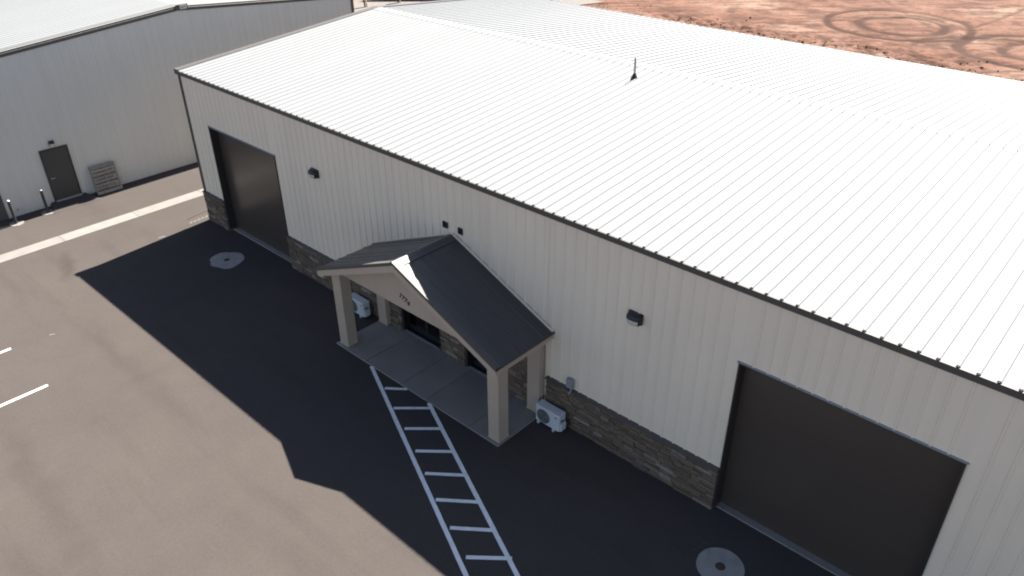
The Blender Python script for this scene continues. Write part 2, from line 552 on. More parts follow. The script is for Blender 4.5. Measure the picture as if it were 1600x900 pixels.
for x0, y0, x1, y1 in rl:
    b = MB(); strip(b, (x0, y0), (x1, y1), 0.10, 0.008, 0.05); b.obj('rung', 'paint', hatch)
for xs, y0, lab in ((-18.77, -8.58, 'white parking stripe farther from the camera, nearer the concrete gutter'),
                    (-16.09, -8.52, 'longer white parking stripe nearest the lower left, near the building shadow')):
    b = MB(); strip(b, (xs, y0), (xs, -14.2), 0.10, 0.004, 0.05)
    tag(b.obj('parking_stripe', 'paint'), lab, 'road marking', 'parking stripes on the sunlit asphalt')
# chalky survey scribble beside the corner
b = MB()
px, py = -22.85, 0.02
dirv = Vector((0.06, -0.72)).normalized()
nrm = Vector((1, 0.08))
for i in range(5):
    q = Vector((-22.86, 0.02)) + dirv * (0.17 * i)
    pts = [q + nrm * a + dirv * c for a, c in ((.0, 0), (.13, .02), (.05, .07), (.17, .10), (.09, .13))]
    for k in range(len(pts) - 1):
        strip(b, pts[k], pts[k + 1], random.uniform(.010, .018), 0.004 + .0005 * k)
tag(b.obj('survey_scribble', 'chalk'), 'white chalky survey scribble on asphalt at the warehouse corner', 'marking')
b = MB(); strip(b, (-22.40, -2.2), (-22.36, -1.95), 0.03, 0.004, .2)
tag(b.obj('paint_dash', 'chalk'), 'short white paint dash just outside the shadow edge by the corner', 'marking')
b = MB(); strip(b, (-18.66, -7.52), (-18.60, -7.38), 0.022, 0.004, .2)
tag(b.obj('paint_dash', 'chalk'), 'tiny white fleck of paint beyond the end of the parking stripe', 'marking')
b = MB()
for i in range(6):
    a = Vector((-23.07, -0.70)).lerp(Vector((-23.22, 0.22)), i / 6)
    c = Vector((-23.07, -0.70)).lerp(Vector((-23.22, 0.22)), (i + 1) / 6)
    strip(b, a, c, 0.028, 0.004)
tag(b.obj('tar_line', 'black'), 'thin black tar line on asphalt next to the survey scribble', 'crack')

# scattered pale specks
b = MB()
for i in range(45):
    x, y = random.uniform(-22, -1), random.uniform(-12.5, -1.0)
    r = random.uniform(.005, .011)
    h = r * 1.2
    b.add([(x - r, y - r * .6, 0), (x + r, y - r * .5, 0), (x + r * .4, y + r, 0), (x, y, h)], [(0, 1, 3), (1, 2, 3), (2, 0, 3)])
o = struct(b.obj('pebbles', 'concrete'), 'stuff')
o['label'] = 'tiny pale pebbles scattered over the asphalt'

# ================================================================== MAIN WAREHOUSE
X0, X1 = -73.5 * FT, 31.5 * FT
D = 18.1
YR = D / 2
ZE = 5.905
SL = 1 / 12
YE = -0.06
def zroof(y):
    return ZE + (min(y, D - y) - YE) * SL
WH = thing('warehouse', 'large pale grey metal warehouse with bright white ribbed roof and two dark overhead doors', 'building')

RIB_H, RIB_B, RIB_T = 0.034, 0.080, 0.026
def rib_profile(xa, xb, ribs, RIB_B=RIB_B):
    """list of (x, h)"""
    pts = [(xa, 0)]
    for r in ribs:
        pts += [(r - RIB_B / 2, 0), (r - RIB_T / 2, RIB_H), (r + RIB_T / 2, RIB_H), (r + RIB_B / 2, 0)]
    pts.append((xb, 0))
    return pts

def sheet(profile, f0, f1):
    """profile points mapped at two ends by f0, f1"""
    b = MB()
    n = len(profile)
    v = [f0(x, h) for x, h in profile] + [f1(x, h) for x, h in profile]
    b.add(v, [(i, i + 1, n + i + 1, n + i) for i in range(n - 1)])
    return b

cs = math.cos(math.atan(SL))
sn = math.sin(math.atan(SL))
def raw_mesh(b, name, m):
    me = bpy.data.meshes.new(name)
    me.from_pydata(b.v, [], b.f)
    me.materials.append(M[m])
    return me

# roof deck + panels
roof = MB()
zt = zroof(YR)
roof.prism([(0.0, ZE - 0.03), (YR, zt - 0.035), (D, ZE - 0.03), (D, ZE - 0.16), (YR, zt - 0.16), (0.0, ZE - 0.16)], 'x', X0 + .02, X1 - .02)
roof = roof.obj('roof', 'wall', WH)
prof = rib_profile(-1.5 * FT, 1.5 * FT, [-FT, 0, FT])
pf = raw_mesh(sheet(prof, lambda x, h: (x, YE - h * sn, ZE + h * cs), lambda x, h: (x, YR - h * sn, zt + h * cs)), 'roof_panel', 'roof')
prof_r = rib_profile(-1.5 * FT, 1.5 * FT, [-FT, 0, FT], .050)
pb = raw_mesh(sheet(prof_r, lambda x, h: (-x, D - YE + h * sn, ZE + h * cs), lambda x, h: (-x, YR + h * sn, zt + h * cs)), 'roof_panel', 'roof')
cap_w = 0.27
def cap_pts(sgn):
    return (lambda x, h: (x, YR + sgn * cap_w, zt - cap_w * SL + 0.007 + h), lambda x, h: (x, YR + sgn * .02, zt - .02 * SL + 0.009 + h))
rc = sheet(prof, *cap_pts(-1))
rc2 = sheet(prof, *cap_pts(1))
rc.add(rc2.v, rc2.f)
n_ = len(prof)
rc.add([cap_pts(-1)[1](x, h) for x, h in prof] + [cap_pts(1)[1](x, h) for x, h in prof], [(i, i + 1, n_ + i + 1, n_ + i) for i in range(n_ - 1)])
# folded-down edges of the cap
for sgn in (-1, 1):
    rc.add([cap_pts(sgn)[0](x, h) for x, h in prof] + [tuple(Vector(cap_pts(sgn)[0](x, h)) - Vector((0, 0, .0075))) for x, h in prof],
           [(i, i + 1, n_ + i + 1, n_ + i) for i in range(n_ - 1)])
rcm = raw_mesh(rc, 'ridge_cap', 'roof')
npan = int(round((X1 - X0) / (3 * FT)))
for i in range(npan):
    xc = X0 + (i + .5) * 3 * FT
    link('roof_panel', pf, roof, (xc, 0, 0))
    link('roof_panel', pb, roof, (xc, 0, 0))
    link('ridge_cap', rcm, roof, (xc, 0, 0))

# eave trim with closed rib ends
for yy, s in ((YE, 1), (D - YE, -1)):
    b = MB()
    b.prism([(yy - s * .035, ZE - .004), (yy + s * .02, ZE - .004), (yy + s * .058, ZE - .16), (yy + s * .045, ZE - .165), (yy - s * .02, ZE - .15)], 'x', X0 - .09, X1)
    for i in range(int((X1 - X0) / FT)):
        x = X0 + (i + .5) * FT
        b.prism([(x - .036, ZE - .01), (x - .014, ZE + RIB_H - .014), (x + .014, ZE + RIB_H - .014), (x + .036, ZE - .01)], 'y', yy - s * .022, yy - s * .003)
    b.obj('eave_trim', 'bronze', WH)
# rake trims
for xx, s in ((X0, -1), (X1, 1)):
    b = MB()
    for ya, yb in ((YE - .04, YR), (D - YE + .04, YR)):
        za, zb = ZE, zt
        xa, xb = xx + s * .12, xx - s * .17
        b.add([(xa, ya, za + .045), (xb, ya, za + .045), (xb, yb, zb + .045), (xa, yb, zb + .045),
               (xa, ya, za - .15), (xb, ya, za - .005), (xb, yb, zb - .005), (xa, yb, zb - .15)],
              [(0, 1, 2, 3), (0, 3, 7, 4), (1, 5, 6, 2), (0, 4, 5, 1), (4, 7, 6, 5)])
    b.obj('rake_trim', 'bronze', WH)

# wall shell
D1A, D1B = -20.95, -16.73
D2A, D2B = 0.0, 14 * FT
HD = 4.15
HS = 1.225
G1 = (-10.72, -9.06)
G2 = (-7.95, -6.36)
HG = 2.30
segs = []
b = MB()
ops = [(D1A, D1B, HD), (G1[0], G1[1], HG), (G2[0], G2[1], HG), (D2A, D2B, HD)]
xprev = X0 + .02
for a, c, h in ops:
    b.box(xprev, a, .012, .26, -.1, ZE - .17)
    b.box(a, c, .012, .26, h, ZE - .17)
    xprev = c
b.box(xprev, X1 - .02, .012, .26, -.1, ZE - .17)
fwall = b.obj('front_wall', 'wall', WH)

# wall panels with ribs
WR = .62
def wall_panel(xa, xb, z0, z1):
    ribs = [k * FT for k in range(-80, 40) if xa + .045 < k * FT < xb - .045]
    pr = rib_profile(xa, xb, ribs, .058)
    bb = sheet(pr, lambda x, h: (x, -h * WR, z0), lambda x, h: (x, -h * WR, z1))
    # closed rib bottoms
    for r in ribs:
        bb.add([(r - .029, 0, z0), (r + .029, 0, z0), (r + RIB_T / 2, -RIB_H * WR, z0), (r - RIB_T / 2, -RIB_H * WR, z0)], [(0, 1, 2, 3)])
    link('wall_panel', raw_mesh(bb, 'wall_panel', 'wall'), fwall)
PX0, PX1 = -11.74, -5.04
cuts = sorted(set([X0 + i * 3 * FT for i in range(npan + 1)] + [D1A, D1B, D2A, D2B, PX0, PX1]))
for xa, xb in zip(cuts[:-1], cuts[1:]):
    if xb - xa < .02:
        continue
    xm = (xa + xb) / 2
    if D1A < xm < D1B or D2A < xm < D2B:
        wall_panel(xa, xb, HD + .02, ZE - .12)
    elif PX0 < xm < PX1:
        wall_panel(xa, xb, 2.40, ZE - .12)
    else:
        wall_panel(xa, xb, HS - .035, ZE - .12)
# other three walls
b = MB()
b.prism([(0.27, -.1), (D, -.1), (D, ZE - .2), (YR, zt - .2), (0.27, ZE - .2)], 'x', X0 + .02, X0 + .2)
b.obj('end_wall', 'wall', WH)
b = MB()
b.prism([(0.27, -.1), (D, -.1), (D, ZE - .2), (YR, zt - .2), (0.27, ZE - .2)], 'x', X1 - .2, X1 - .02)
b.obj('end_wall', 'wall', WH)
MB().box(X0 + .21, X1 - .21, D - .2, D - .01, -.1, ZE - .2).obj('rear_wall', 'wall', WH)
# corner trims
for xx, s in ((X0, 1), (X1, -1)):
    b = MB()
    b.prism([(xx - s * .045, -.042), (xx + s * .075, -.042), (xx + s * .075, -.001), (xx + s * .019, -.001), (xx + s * .019, .12), (xx - s * .045, .12)], 'z', HS + .01, ZE - .13)
    b.obj('corner_trim', 'bronze', WH)

# overhead doors
def overhead_door(a, c, lab):
    fr = MB()
    # jamb and head linings
    fr.box(a + .001, a + .035, -.034, .25, .035, HD - .001)
    fr.box(c - .035, c - .001, -.034, .25, .035, HD - .001)
    fr.box(a + .001, c - .001, -.040, .25, HD - .034, HD + .012)
    d = fr.obj('overhead_door', 'jamb', WH)
    d['label'] = lab
    n = 7
    z0, z1 = .045, HD - .036
    hh = (z1 - z0) / n
    sm = MB().box(a + .037, c - .037, .252, .295, 0.0006, hh - .0006).mesh('door_section', 'door')
    for i in range(n):
        link('door_section', sm, d, (0, 0, z0 + i * hh))
    MB().box(a - .06, c + .06, .085, .40, -.1, .042).obj('sill', 'slab', d)
    # galvanised drip lip over the head
    MB().prism([(-.052, HD + .006), (-.040, HD + .014), (0.0, HD + .024), (0, HD + .014)], 'x', a - .03, c + .03).obj('drip_flashing', 'greybox', d)
overhead_door(D1A, D1B, 'dark bronze overhead door at the far end of the front wall')
overhead_door(D2A, D2B, 'dark bronze overhead door nearest the camera')

# stone wainscot
stone_meshes = []
for k in range(16):
    q = MB()
    i = lambda: random.uniform(.0, .035)
    j = lambda: -1 + random.uniform(-.18, .18)
    fr_ = [(i() * .6, j(), i() * 2), (1 - i() * .6, j(), i() * 2), (1 - i() * .6, j(), 1 - i() * 2), (i() * .6, j(), 1 - i() * 2)]
    bk = [(0, 0, 0), (1, 0, 0), (1, 0, 1), (0, 0, 1)]
    cx = (random.uniform(.3, .7), j() - .06, random.uniform(.35, .65))
    q.add(bk + fr_ + [cx], [(0, 1, 5, 4), (1, 2, 6, 5), (2, 3, 7, 6), (3, 0, 4, 7), (4, 5, 8), (5, 6, 8), (6, 7, 8), (7, 4, 8)])
    stone_meshes.append(q.mesh('stone', 'stone'))
def stone_layout(xa, xb, z0, z1, y):
    out = []
    z = z0
    while z < z1 - .02:
        h = random.choice((.06, .075, .09, .09, .105, .12))
        if z + h > z1 - .045:
            h = z1 - z
        x = xa
        while x < xb - .01:
            ln = random.uniform(.17, .55)
            if x + ln > xb - .12:
                ln = xb - x
            out.append((x, z, ln, h, y))
            x += ln
        z += h
    return out
runs = [  # xa, xb, z0, z1, backing face y
    (-4.98, D2A - .012, 0.0, HS - .03), (D1B + .012, PX0 - .0, 0.0, HS - .03), (X0 - .04, D1A - .012, 0.0, HS - .03)]
porch = [(-11.30, G1[0] - .06, .03, 2.4), (G1[1] + .05, G2[0] - .05, .03, 2.4), (G2[1] + .05, -5.52, .03, 2.4)]
far_runs = [(D2B + .012, X1 - .02, 0.0, HS - .03)]
wain = MB()
for xa, xb, z0, z1 in runs + far_runs:
    wain.box(xa, xb, -.035, .010, -.05, z1)
for xa, xb, z0, z1 in porch:
    wain.box(xa, xb, -.035, .010, -.05, z1)
wain = wain.obj('stone_wainscot', 'stone', WH)
lay = []
for r_ in runs:
    lay += stone_layout(*r_, -.036)
for r_ in porch:
    lay += stone_layout(*r_, -.036)
def seen(s):
    x, z, ln, h, y = s
    d = (Vector((x, y, z)) - CAM).length
    vis = 1.0
    if z > 1.3:
        vis = .05
    if -11.4 < x < -5.4:
        vis *= .4
    return vis * ln * h / d ** 2
lay.sort(key=seen, reverse=True)
for x, z, ln, h, y in lay[:300]:
    o = link('stone', random.choice(stone_meshes), wain, (x + .003, y, z + .003))
    o.scale = (ln - .006, random.uniform(.03, .065), h - .006)
rest = MB()
extra = lay[300:]
for r_ in far_runs:
    extra += stone_layout(*r_, -.036)
for x, z, ln, h, y in extra:
    me = random.choice(stone_meshes)
    dp = random.uniform(.03, .065)
    rest.add([(x + .003 + v.co.x * (ln - .006), y + v.co.y * dp, z + .003 + v.co.z * (h - .006)) for v in me.vertices],
             [tuple(p.vertices) for p in me.polygons])
struct(rest.obj('stones', 'stone', wain), 'stuff')
# dark sloped cap flashing on top of the stone
for xa, xb in ((X0 - .05, D1A - .004), (D1B + .004, PX0), (-5.0, D2A - .004), (D2B + .004, X1)):
    b = MB()
    b.prism([(-.125, HS - .028), (-.125, HS - .012), (.008, HS + .018), (.008, HS - .028)], 'x', xa, xb)
    b.obj('stone_cap', 'bronze', WH)

# glazed entrance doors under the portico
def entry_door(a, c, lab):
    fr = MB()
    y0, y1 = .16, .215
    t = .055
    fr.box(a, a + t, y0, y1, .03, HG)
    fr.box(c - t, c, y0, y1, .03, HG)
    fr.box(a + t, c - t, y0, y1, HG - t, HG)
    m_ = (a + c) / 2
    fr.box(m_ - t, m_ + t, y0 + .004, y1 - .004, .03, HG - t)
    fr.box(a + t, m_ - t, y0 + .006, y1 - .006, .05, .22)
    fr.box(m_ + t, c - t, y0 + .006, y1 - .006, .05, .22)
    d = fr.obj('entry_door', 'black', WH)
    d['label'] = lab
    for xa, xb in ((a + t, m_ - t), (m_ + t, c - t)):
        MB().box(xa, xb, .183, .191, .22, HG - t).obj('pane', 'glass', d)
    MB().tube((m_ - .11, .13, .9), (m_ - .11, .13, 1.25), .012, n=8).tube((m_ - .11, .13, .92), (m_ - .11, .165, .92), .009, n=6).tube((m_ - .11, .13, 1.23), (m_ - .11, .165, 1.23), .009, n=6).obj('handle', 'alu', d)
    MB().box(a + .002, c - .002, -.02, .045, .0, .029 + .014).obj('threshold', 'alu', d)
    MB().box(a + .002, c - .002, .0455, .215, .0, .029 + .010).obj('sill', 'black', d)
    # reveal lining
    MB().box(a + .001, a + .03, -.05, .159, .05, HG - .001).box(c - .03, c - .001, -.05, .159, .05, HG - .001).box(a + .03, c - .03, -.05, .159, HG - .03, HG - .001).obj('reveal', 'black', d)
entry_door(*G1, 'dark glazed double entrance door under the number side of the portico')
entry_door(*G2, 'dark glazed double entrance door behind the front right portico column')

# wall vents
for x in (-8.59, -8.01):
    b = MB()
    z, hw = 4.37, .085
    b.box(x - hw, x + hw, -.05, -.0005, z + hw - .018, z + hw).box(x - hw, x + hw, -.05, -.0005, z - hw, z - hw + .018)
    b.box(x - hw, x - hw + .018, -.05, -.0005, z - hw + .018, z + hw - .018).box(x + hw - .018, x + hw, -.05, -.0005, z - hw + .018, z + hw - .018)
    b.box(x - hw + .018, x + hw - .018, -.006, -.0005, z - hw + .018, z + hw - .018)
    v = b.obj('wall_vent', 'black', WH)
    for i in range(4):
        zz = z - hw + .03 + i * .034
        MB().add([(x - hw + .019, -.044, zz), (x + hw - .019, -.044, zz), (x + hw - .019, -.012, zz + .026), (x - hw + .019, -.012, zz + .026)], [(0, 1, 2, 3)]).obj('louvre', 'black', v)

# ------------------------------------------------------------------ wall pack lights
def wall_light(x, z, lab, wd=.40, yaw=0.0, loc=None):
    t = thing('wall_light', lab, 'light', 'wall pack lights', loc or (x, -.03, z))
    t.rotation_euler.z = yaw
    # rounded hood: D-shaped plan, domed profile; side walls are dark, the front band below is the lens
    h2 = wd / 2
    pe = 2.7
    n = 16
    ths = [math.pi * i / n for i in range(n + 1)]
    def plan(th, k=1.0):
        cx_, sy_ = math.cos(th), math.sin(th)
        q = (abs(cx_) ** pe + abs(sy_) ** pe) ** (-1 / pe)
        return h2 * cx_ * q * k, -.19 * sy_ * q * k
    b = MB()
    rows = []
    for k, zz in ((.45, .142), (.68, .132), (.86, .108), (.97, .066), (1.0, .016)):
        rows.append([(*plan(th, k), zz) for th in ths])
    vs = [p for r_ in rows for p in r_]
    m1 = n + 1
    fs = [(r_ * m1 + i, r_ * m1 + i + 1, (r_ + 1) * m1 + i + 1, (r_ + 1) * m1 + i) for r_ in range(4) for i in range(n)]
    fs.append(tuple(range(m1)))
    b.add(vs, fs)
    lo = [(*plan(th, .97), .016) for th in ths], [(*plan(th, .93), -.065) for th in ths], [(*plan(th, .80), -.12) for th in ths]
    def band(mb, ids):
        for a_, c_ in ((0, 1), (1, 2)):
            for i in ids:
                mb.add([lo[a_][i], lo[a_][i + 1], lo[c_][i + 1], lo[c_][i]], [(0, 1, 2, 3)])
    band(b, [0, 1, 2, 3, n - 1, n - 2])
    b.box(-h2 * .9, h2 * .9, -.02, .03, -.125, .14)
    b.obj('housing', 'black', t)
    l = MB()
    band(l, list(range(4, n - 2)))
    l.add(lo[2], [tuple(range(m1))])
    l.obj('lens', 'lens', t)
    return t
wall_light(-14.47, 4.18, 'black half-dome wall light between the far overhead door and the portico')
wall_light(-2.50, 4.12, 'black half-dome wall light above the stone between portico and near door')

# ------------------------------------------------------------------ electrical box
t = thing('electrical_box', 'small grey electrical disconnect box on wall just above the stone ledge', 'utility box', None, (-4.2, -.03, 1.30))
MB().cbox(-.095, .095, -.09, .0, 0, .27, .008).obj('case', 'greybox', t)
MB().box(-.088, .088, -.10, -.0905, .01, .24).obj('cover', 'greybox', t)
MB().tube((.05, -.06, 0.0), (.05, -.06, -.06), .02, n=8).tube((.05, -.06, -.06), (.05, -.16, -.12), .016, n=8).obj('conduit', 'pvc', t)

# ------------------------------------------------------------------ roof vent pipe
vx, vy = -8.33, 7.93
vz = zroof(vy)
t = thing('vent_pipe', 'thin grey vent pipe with black rubber boot standing near the white roof ridge', 'pipe', None, (vx, vy, vz))
MB().tube((0, 0, .05), (0, 0, .66), .038, n=12).obj('pipe', 'pvc', t, True)
MB().tube((0, 0, -.01), (0, 0, .045), .115, .105, 14).tube((0, 0, .045), (0, 0, .17), .095, .043, 14).obj('boot', 'black', t)

# ================================================================== PORTICO
PO = thing('entry_portico', 'tan gabled entry portico with dark metal roof, four square columns and house number', 'portico', None, (0, 0, 0))
PC, PH = -8.30, 3.50
PZR, PZE = 4.165, 2.68
PS = (PZR - PZE) / PH
PYF = -2.10
ang = math.atan(PS)
def zp(x):
    return PZR - abs(x - PC) * PS
# columns
def column(xa, xb, ya, yb, zt_):
    c = MB().cbox(xa, xb, ya, yb, .03, zt_, .012).obj('column', 'tan', PO)
    if yb < -.5:
        MB().cbox(xa - .010, xb + .010, ya - .010, yb + .010, .025, .075, .008).obj('base', 'tan', c)
    else:
        MB().box(xa - .010, xb + .010, ya - .010, yb - .015, .025, .075).obj('base', 'tan', c)
column(-5.46, -5.09, -1.75, -1.38, 2.60)
column(-11.67, -11.28, -1.74, -1.385, 2.60)
column(-5.50, -5.09, -.235, .009, 2.60)
column(-11.72, -11.32, -.225, .009, 2.60)
# gable wall above a flat header
def under(x):
    return zp(x) - .055
gx0, gx1 = -11.68, -5.085
MB().prism([(gx0, 2.605), (gx1, 2.605), (gx1, under(gx1)), (PC, under(PC)), (gx0, under(gx0))], 'y', -1.752, -1.40).obj('gable_wall', 'tan', PO)
for xa, xb in ((-5.47, -5.088), (-11.675, -11.30)):
    MB().box(xa, xb, -1.398, -.02, 2.605, 2.72).obj('side_beam', 'tan', PO)
MB().box(-11.29, -5.475, -1.395, -.12, 2.56, 2.60).obj('ceiling', 'tan', PO)
# roof
deck = MB()
deck.prism([(PC - PH + .03, PZE - .055 + .03 * PS), (PC, PZR - .055), (PC + PH - .03, PZE - .055 + .03 * PS), (PC + PH - .03, PZE - .012 + .03 * PS), (PC, PZR - .012), (PC - PH + .03, PZE - .012 + .03 * PS)],
           'y', PYF + .03, .008)
pr_roof = deck.obj('portico_roof', 'tan', PO)
wdt = (0.0 - PYF) / 3
cp, sp = math.cos(ang), math.sin(ang)
for s in (-1, 1):
    for i in range(3):
        ya = PYF + i * wdt
        yb = ya + wdt
        ribs = [PYF + .17 + k * FT for k in range(8) if ya + .02 < PYF + .17 + k * FT < yb - .02]
        pts = [(ya, 0)]
        rb = []
        for r_ in ribs:
            for c_ in (r_,):
                rb.append((c_, .023, .046, .022))
            for c_ in (r_ + FT / 3, r_ + 2 * FT / 3):
                if c_ < yb - .03:
                    rb.append((c_, .002, .045, .028))
        rb.sort()
        for c_, hh, w0, w1 in rb:
            pts += [(c_ - w0 / 2, 0), (c_ - w1 / 2, hh), (c_ + w1 / 2, hh), (c_ + w0 / 2, 0)]
        pts.append((yb, 0))
        q = sheet(pts, lambda y, h: (PC + s * PH + s * h * sp, y, PZE + h * cp), lambda y, h: (PC + s * h * sp, y, PZR + h * cp))
        q.v = [tuple(v) for v in q.v]
        link('roof_panel', raw_mesh(q, 'roof_panel', 'charcoal'), pr_roof)
    # ridge cap wing, three stepped folds
rcap = MB()
cw = .19
for s in (-1, 1):
    a = [(PC + s * cw, PZR - cw * PS + .036), (PC + s * cw * .52, PZR - cw * .52 * PS + .038), (PC + s * cw * .5, PZR - cw * .5 * PS + .046), (PC + s * .0, PZR + .048)]
    for p_, q_ in zip(a[:-1], a[1:]):
        rcap.add([(p_[0], PYF - .015, p_[1]), (q_[0], PYF - .015, q_[1]), (q_[0], -.002, q_[1]), (p_[0], -.002, p_[1])], [(0, 1, 2, 3)])
    p_ = a[0]
    rcap.add([(p_[0], PYF - .015, p_[1]), (p_[0], -.002, p_[1]), (p_[0], -.002, p_[1] - .03), (p_[0], PYF - .015, p_[1] - .03)], [(0, 1, 2, 3)])
rcap.obj('ridge_cap', 'charcoal', pr_roof)
# dark rake trims along the front slope edges
for s in (-1, 1):
    b = MB()
    xe = PC + s * (PH + .01)
    ze = PZE - .01 * PS
    v = []
    for y_, lift, drop in ((PYF - .02, .040, .055), (PYF + .15, .034, .0)):
        for (x_, z_) in ((xe, ze), (PC, PZR)):
            v += [(x_, y_, z_ + lift), (x_, y_, z_ - drop)]
    # 0,1 outer eave top/bot; 2,3 outer ridge; 4,5 inner eave; 6,7 inner ridge
    b.add(v, [(0, 2, 3, 1), (0, 4, 6, 2), (4, 5, 7, 6), (0, 1, 5, 4), (1, 3, 7, 5)])
    b.obj('rake_trim', 'bronze', pr_roof)
    # dark drip edge on the side eaves
    b = MB().box(min(xe, xe - s * .03), max(xe, xe - s * .03), PYF - .01, -.003, PZE - .055, PZE - .004)
    b.obj('drip_edge', 'bronze', pr_roof)
# tan rake boards and side fascias
for s in (-1, 1):
    x_out = PC + s * (PH - .015)
    x_in = PC + s * (PH - .27)
    zo = zp(x_out) - .058
    poly = [(PC, PZR - .058), (x_out, zo), (x_out, zo - .155), (x_in, zo - .155), (x_in, zp(x_in) - .245), (PC, PZR - .258)]
    MB().prism(poly, 'y', PYF - .002, PYF + .035).obj('rake_board', 'tan', PO)
    xa, xb = sorted((x_out, x_out - s * .035))
    MB().box(xa, xb, PYF + .0355, -.004, zo - .158, zo).obj('fascia', 'tan', PO)
    xa, xb = sorted((x_out - s * .036, PC + s * 3.20))
    MB().box(xa, xb, PYF + .036, -.004, zo - .155, zo - .135).obj('soffit', 'tan', PO)
# flashing where portico roof meets the wall
for s in (-1, 1):
    b = MB()
    xe = PC + s * PH
    b.add([(xe, -.042, PZE + .035), (PC, -.042, PZR + .055), (PC, -.042, PZR + .072), (xe, -.042, PZE + .052),
           (xe, -.10, PZE + .036), (PC, -.10, PZR + .056)], [(0, 1, 2, 3), (0, 4, 5, 1)])
    b.obj('wall_flashing', 'wall', pr_roof)
# white corner channel at the right of the portico back column
MB().box(-5.03, -4.985, -.05, -.0005, HS + .02, 2.52).obj('corner_channel', 'wall', PO)

# house number 1774, mounted parallel to the right-hand slope
def glyph(ch):
    cu = bpy.data.curves.new('glyph', 'FONT')
    cu.body = ch
    cu.size = .20
    cu.extrude = .008
    cu.offset = .0035
    cu.align_x = 'CENTER'
    cu.align_y = 'CENTER'
    ob = bpy.data.objects.new('glyph', cu)
    C.objects.link(ob)
    dg = bpy.context.evaluated_depsgraph_get()
    me = bpy.data.meshes.new_from_object(ob.evaluated_get(dg))
    bpy.data.objects.remove(ob)
    me.materials.clear()
    me.materials.append(M['rust'])
    return me
sign = thing('house_number', 'dark metal house number 1774 slanting down the tan portico gable', 'house number', None, (-8.38, -1.762, 2.935))
for i, ch in enumerate('1774'):
    me = glyph(ch)
    o = link('digit', me, sign)
    tt = (i - 1.5) * .105
    tilt = -ang * .95
    o.location = (tt * math.cos(tilt), 0, tt * math.sin(tilt))
    o.rotation_euler = (R(90), -tilt, 0)

# porch slab of separately poured panels
slab = struct(MB().box(-11.72, -5.05, -1.83, .04, -.2, .012).obj('porch_slab', 'slab'))
for xa, xb in ((-11.74, -10.36), (-10.35, -8.78), (-8.77, -7.75), (-7.74, -6.11), (-6.10, -5.03)):
    MB().cbox(xa, xb, -1.85, .045, -.15, .032, .008).obj('slab_panel', 'slab', slab)

# ================================================================== AIR CONDITIONERS
def ac_unit(xr, lab):
    t = thing('condenser_unit', lab, 'air conditioner', 'outdoor condenser units beside the portico', (xr, -.19, .0))
    W_, Dp, z0, z1 = .79, .27, .075, .575
    b = MB().cbox(-W_, 0, -Dp, 0, z0, z1 - .03, .02)
    b.obj('casing', 'acwhite', t)
    MB().cbox(-W_ - .006, .006, -Dp - .006, .006, z1 - .032, z1, .018).obj('lid', 'acwhite', t)
    # fan grille: dark disc, rim and bars
    cx, cz, rr = -W_ + .275, (z0 + z1) / 2 - .01, .205
    MB().tube((cx, -Dp - .002, cz), (cx, -Dp - .008, cz), rr, n=36).obj('fan_opening', 'black', t)
    g = MB()
    n = 40
    for i in range(n):
        a, c = 2 * math.pi * i / n, 2 * math.pi * (i + 1) / n
        g.tube((cx + rr * math.cos(a), -Dp - .014, cz + rr * math.sin(a)), (cx + rr * math.cos(c), -Dp - .014, cz + rr * math.sin(c)), .010, n=5, cap=False)
    for k in range(-7, 8):
        x_ = k * rr / 7.6
        h = math.sqrt(max(rr * rr - x_ * x_, 0))
        g.box(cx + x_ - .005, cx + x_ + .005, -Dp - .020, -Dp - .012, cz - h, cz + h)
    g.box(cx - rr, cx + rr, -Dp - .019, -Dp - .013, cz - .008, cz + .008)
    g.obj('fan_grille', 'acgrey', t)
    fb = MB()
    for k in range(3):
        a = k * 2 * math.pi / 3
        pts = []
        for da, rad in ((0, .05), (.0, .17), (.9, .18), (.7, .05)):
            pts.append((cx + rad * math.cos(a + da), -Dp - .009 - .003 * (da > 0), cz + rad * math.sin(a + da)))
        fb.add(pts, [(0, 1, 2, 3)])
    fb.obj('fan_blades', 'acgrey', t)
    MB().box(-.15, -.07, -Dp - .004, -Dp - .0005, z1 - .12, z1 - .09).obj('maker_plate', 'black', t)
    for x_ in (-W_ + .10, -.18):
        MB().box(x_ - .03, x_ + .03, -Dp - .025, .03, .0, z0 - .001).obj('foot', 'acwhite', t)
    # side valve cover and pipes
    MB().cbox(.007, .055, -Dp + .03, -.04, z0 + .02, z0 + .24, .014).obj('valve_cover', 'acwhite', t)
    MB().box(.0065, .015, -Dp + .07, -.08, z0 + .27, z0 + .31).obj('handle_recess', 'black', t)
    MB().tube((.03, -.08, z0 + .06), (.06, .02, z0 + .03), .016, n=8).tube((.06, .02, z0 + .03), (.06, .08, z0 + .25), .016, n=8).obj('line_set', 'black', t)
ac_unit(-4.205, 'white outdoor condenser unit on asphalt to the right of the portico')
ac_unit(-12.16, 'white outdoor condenser unit seen between the left portico columns')

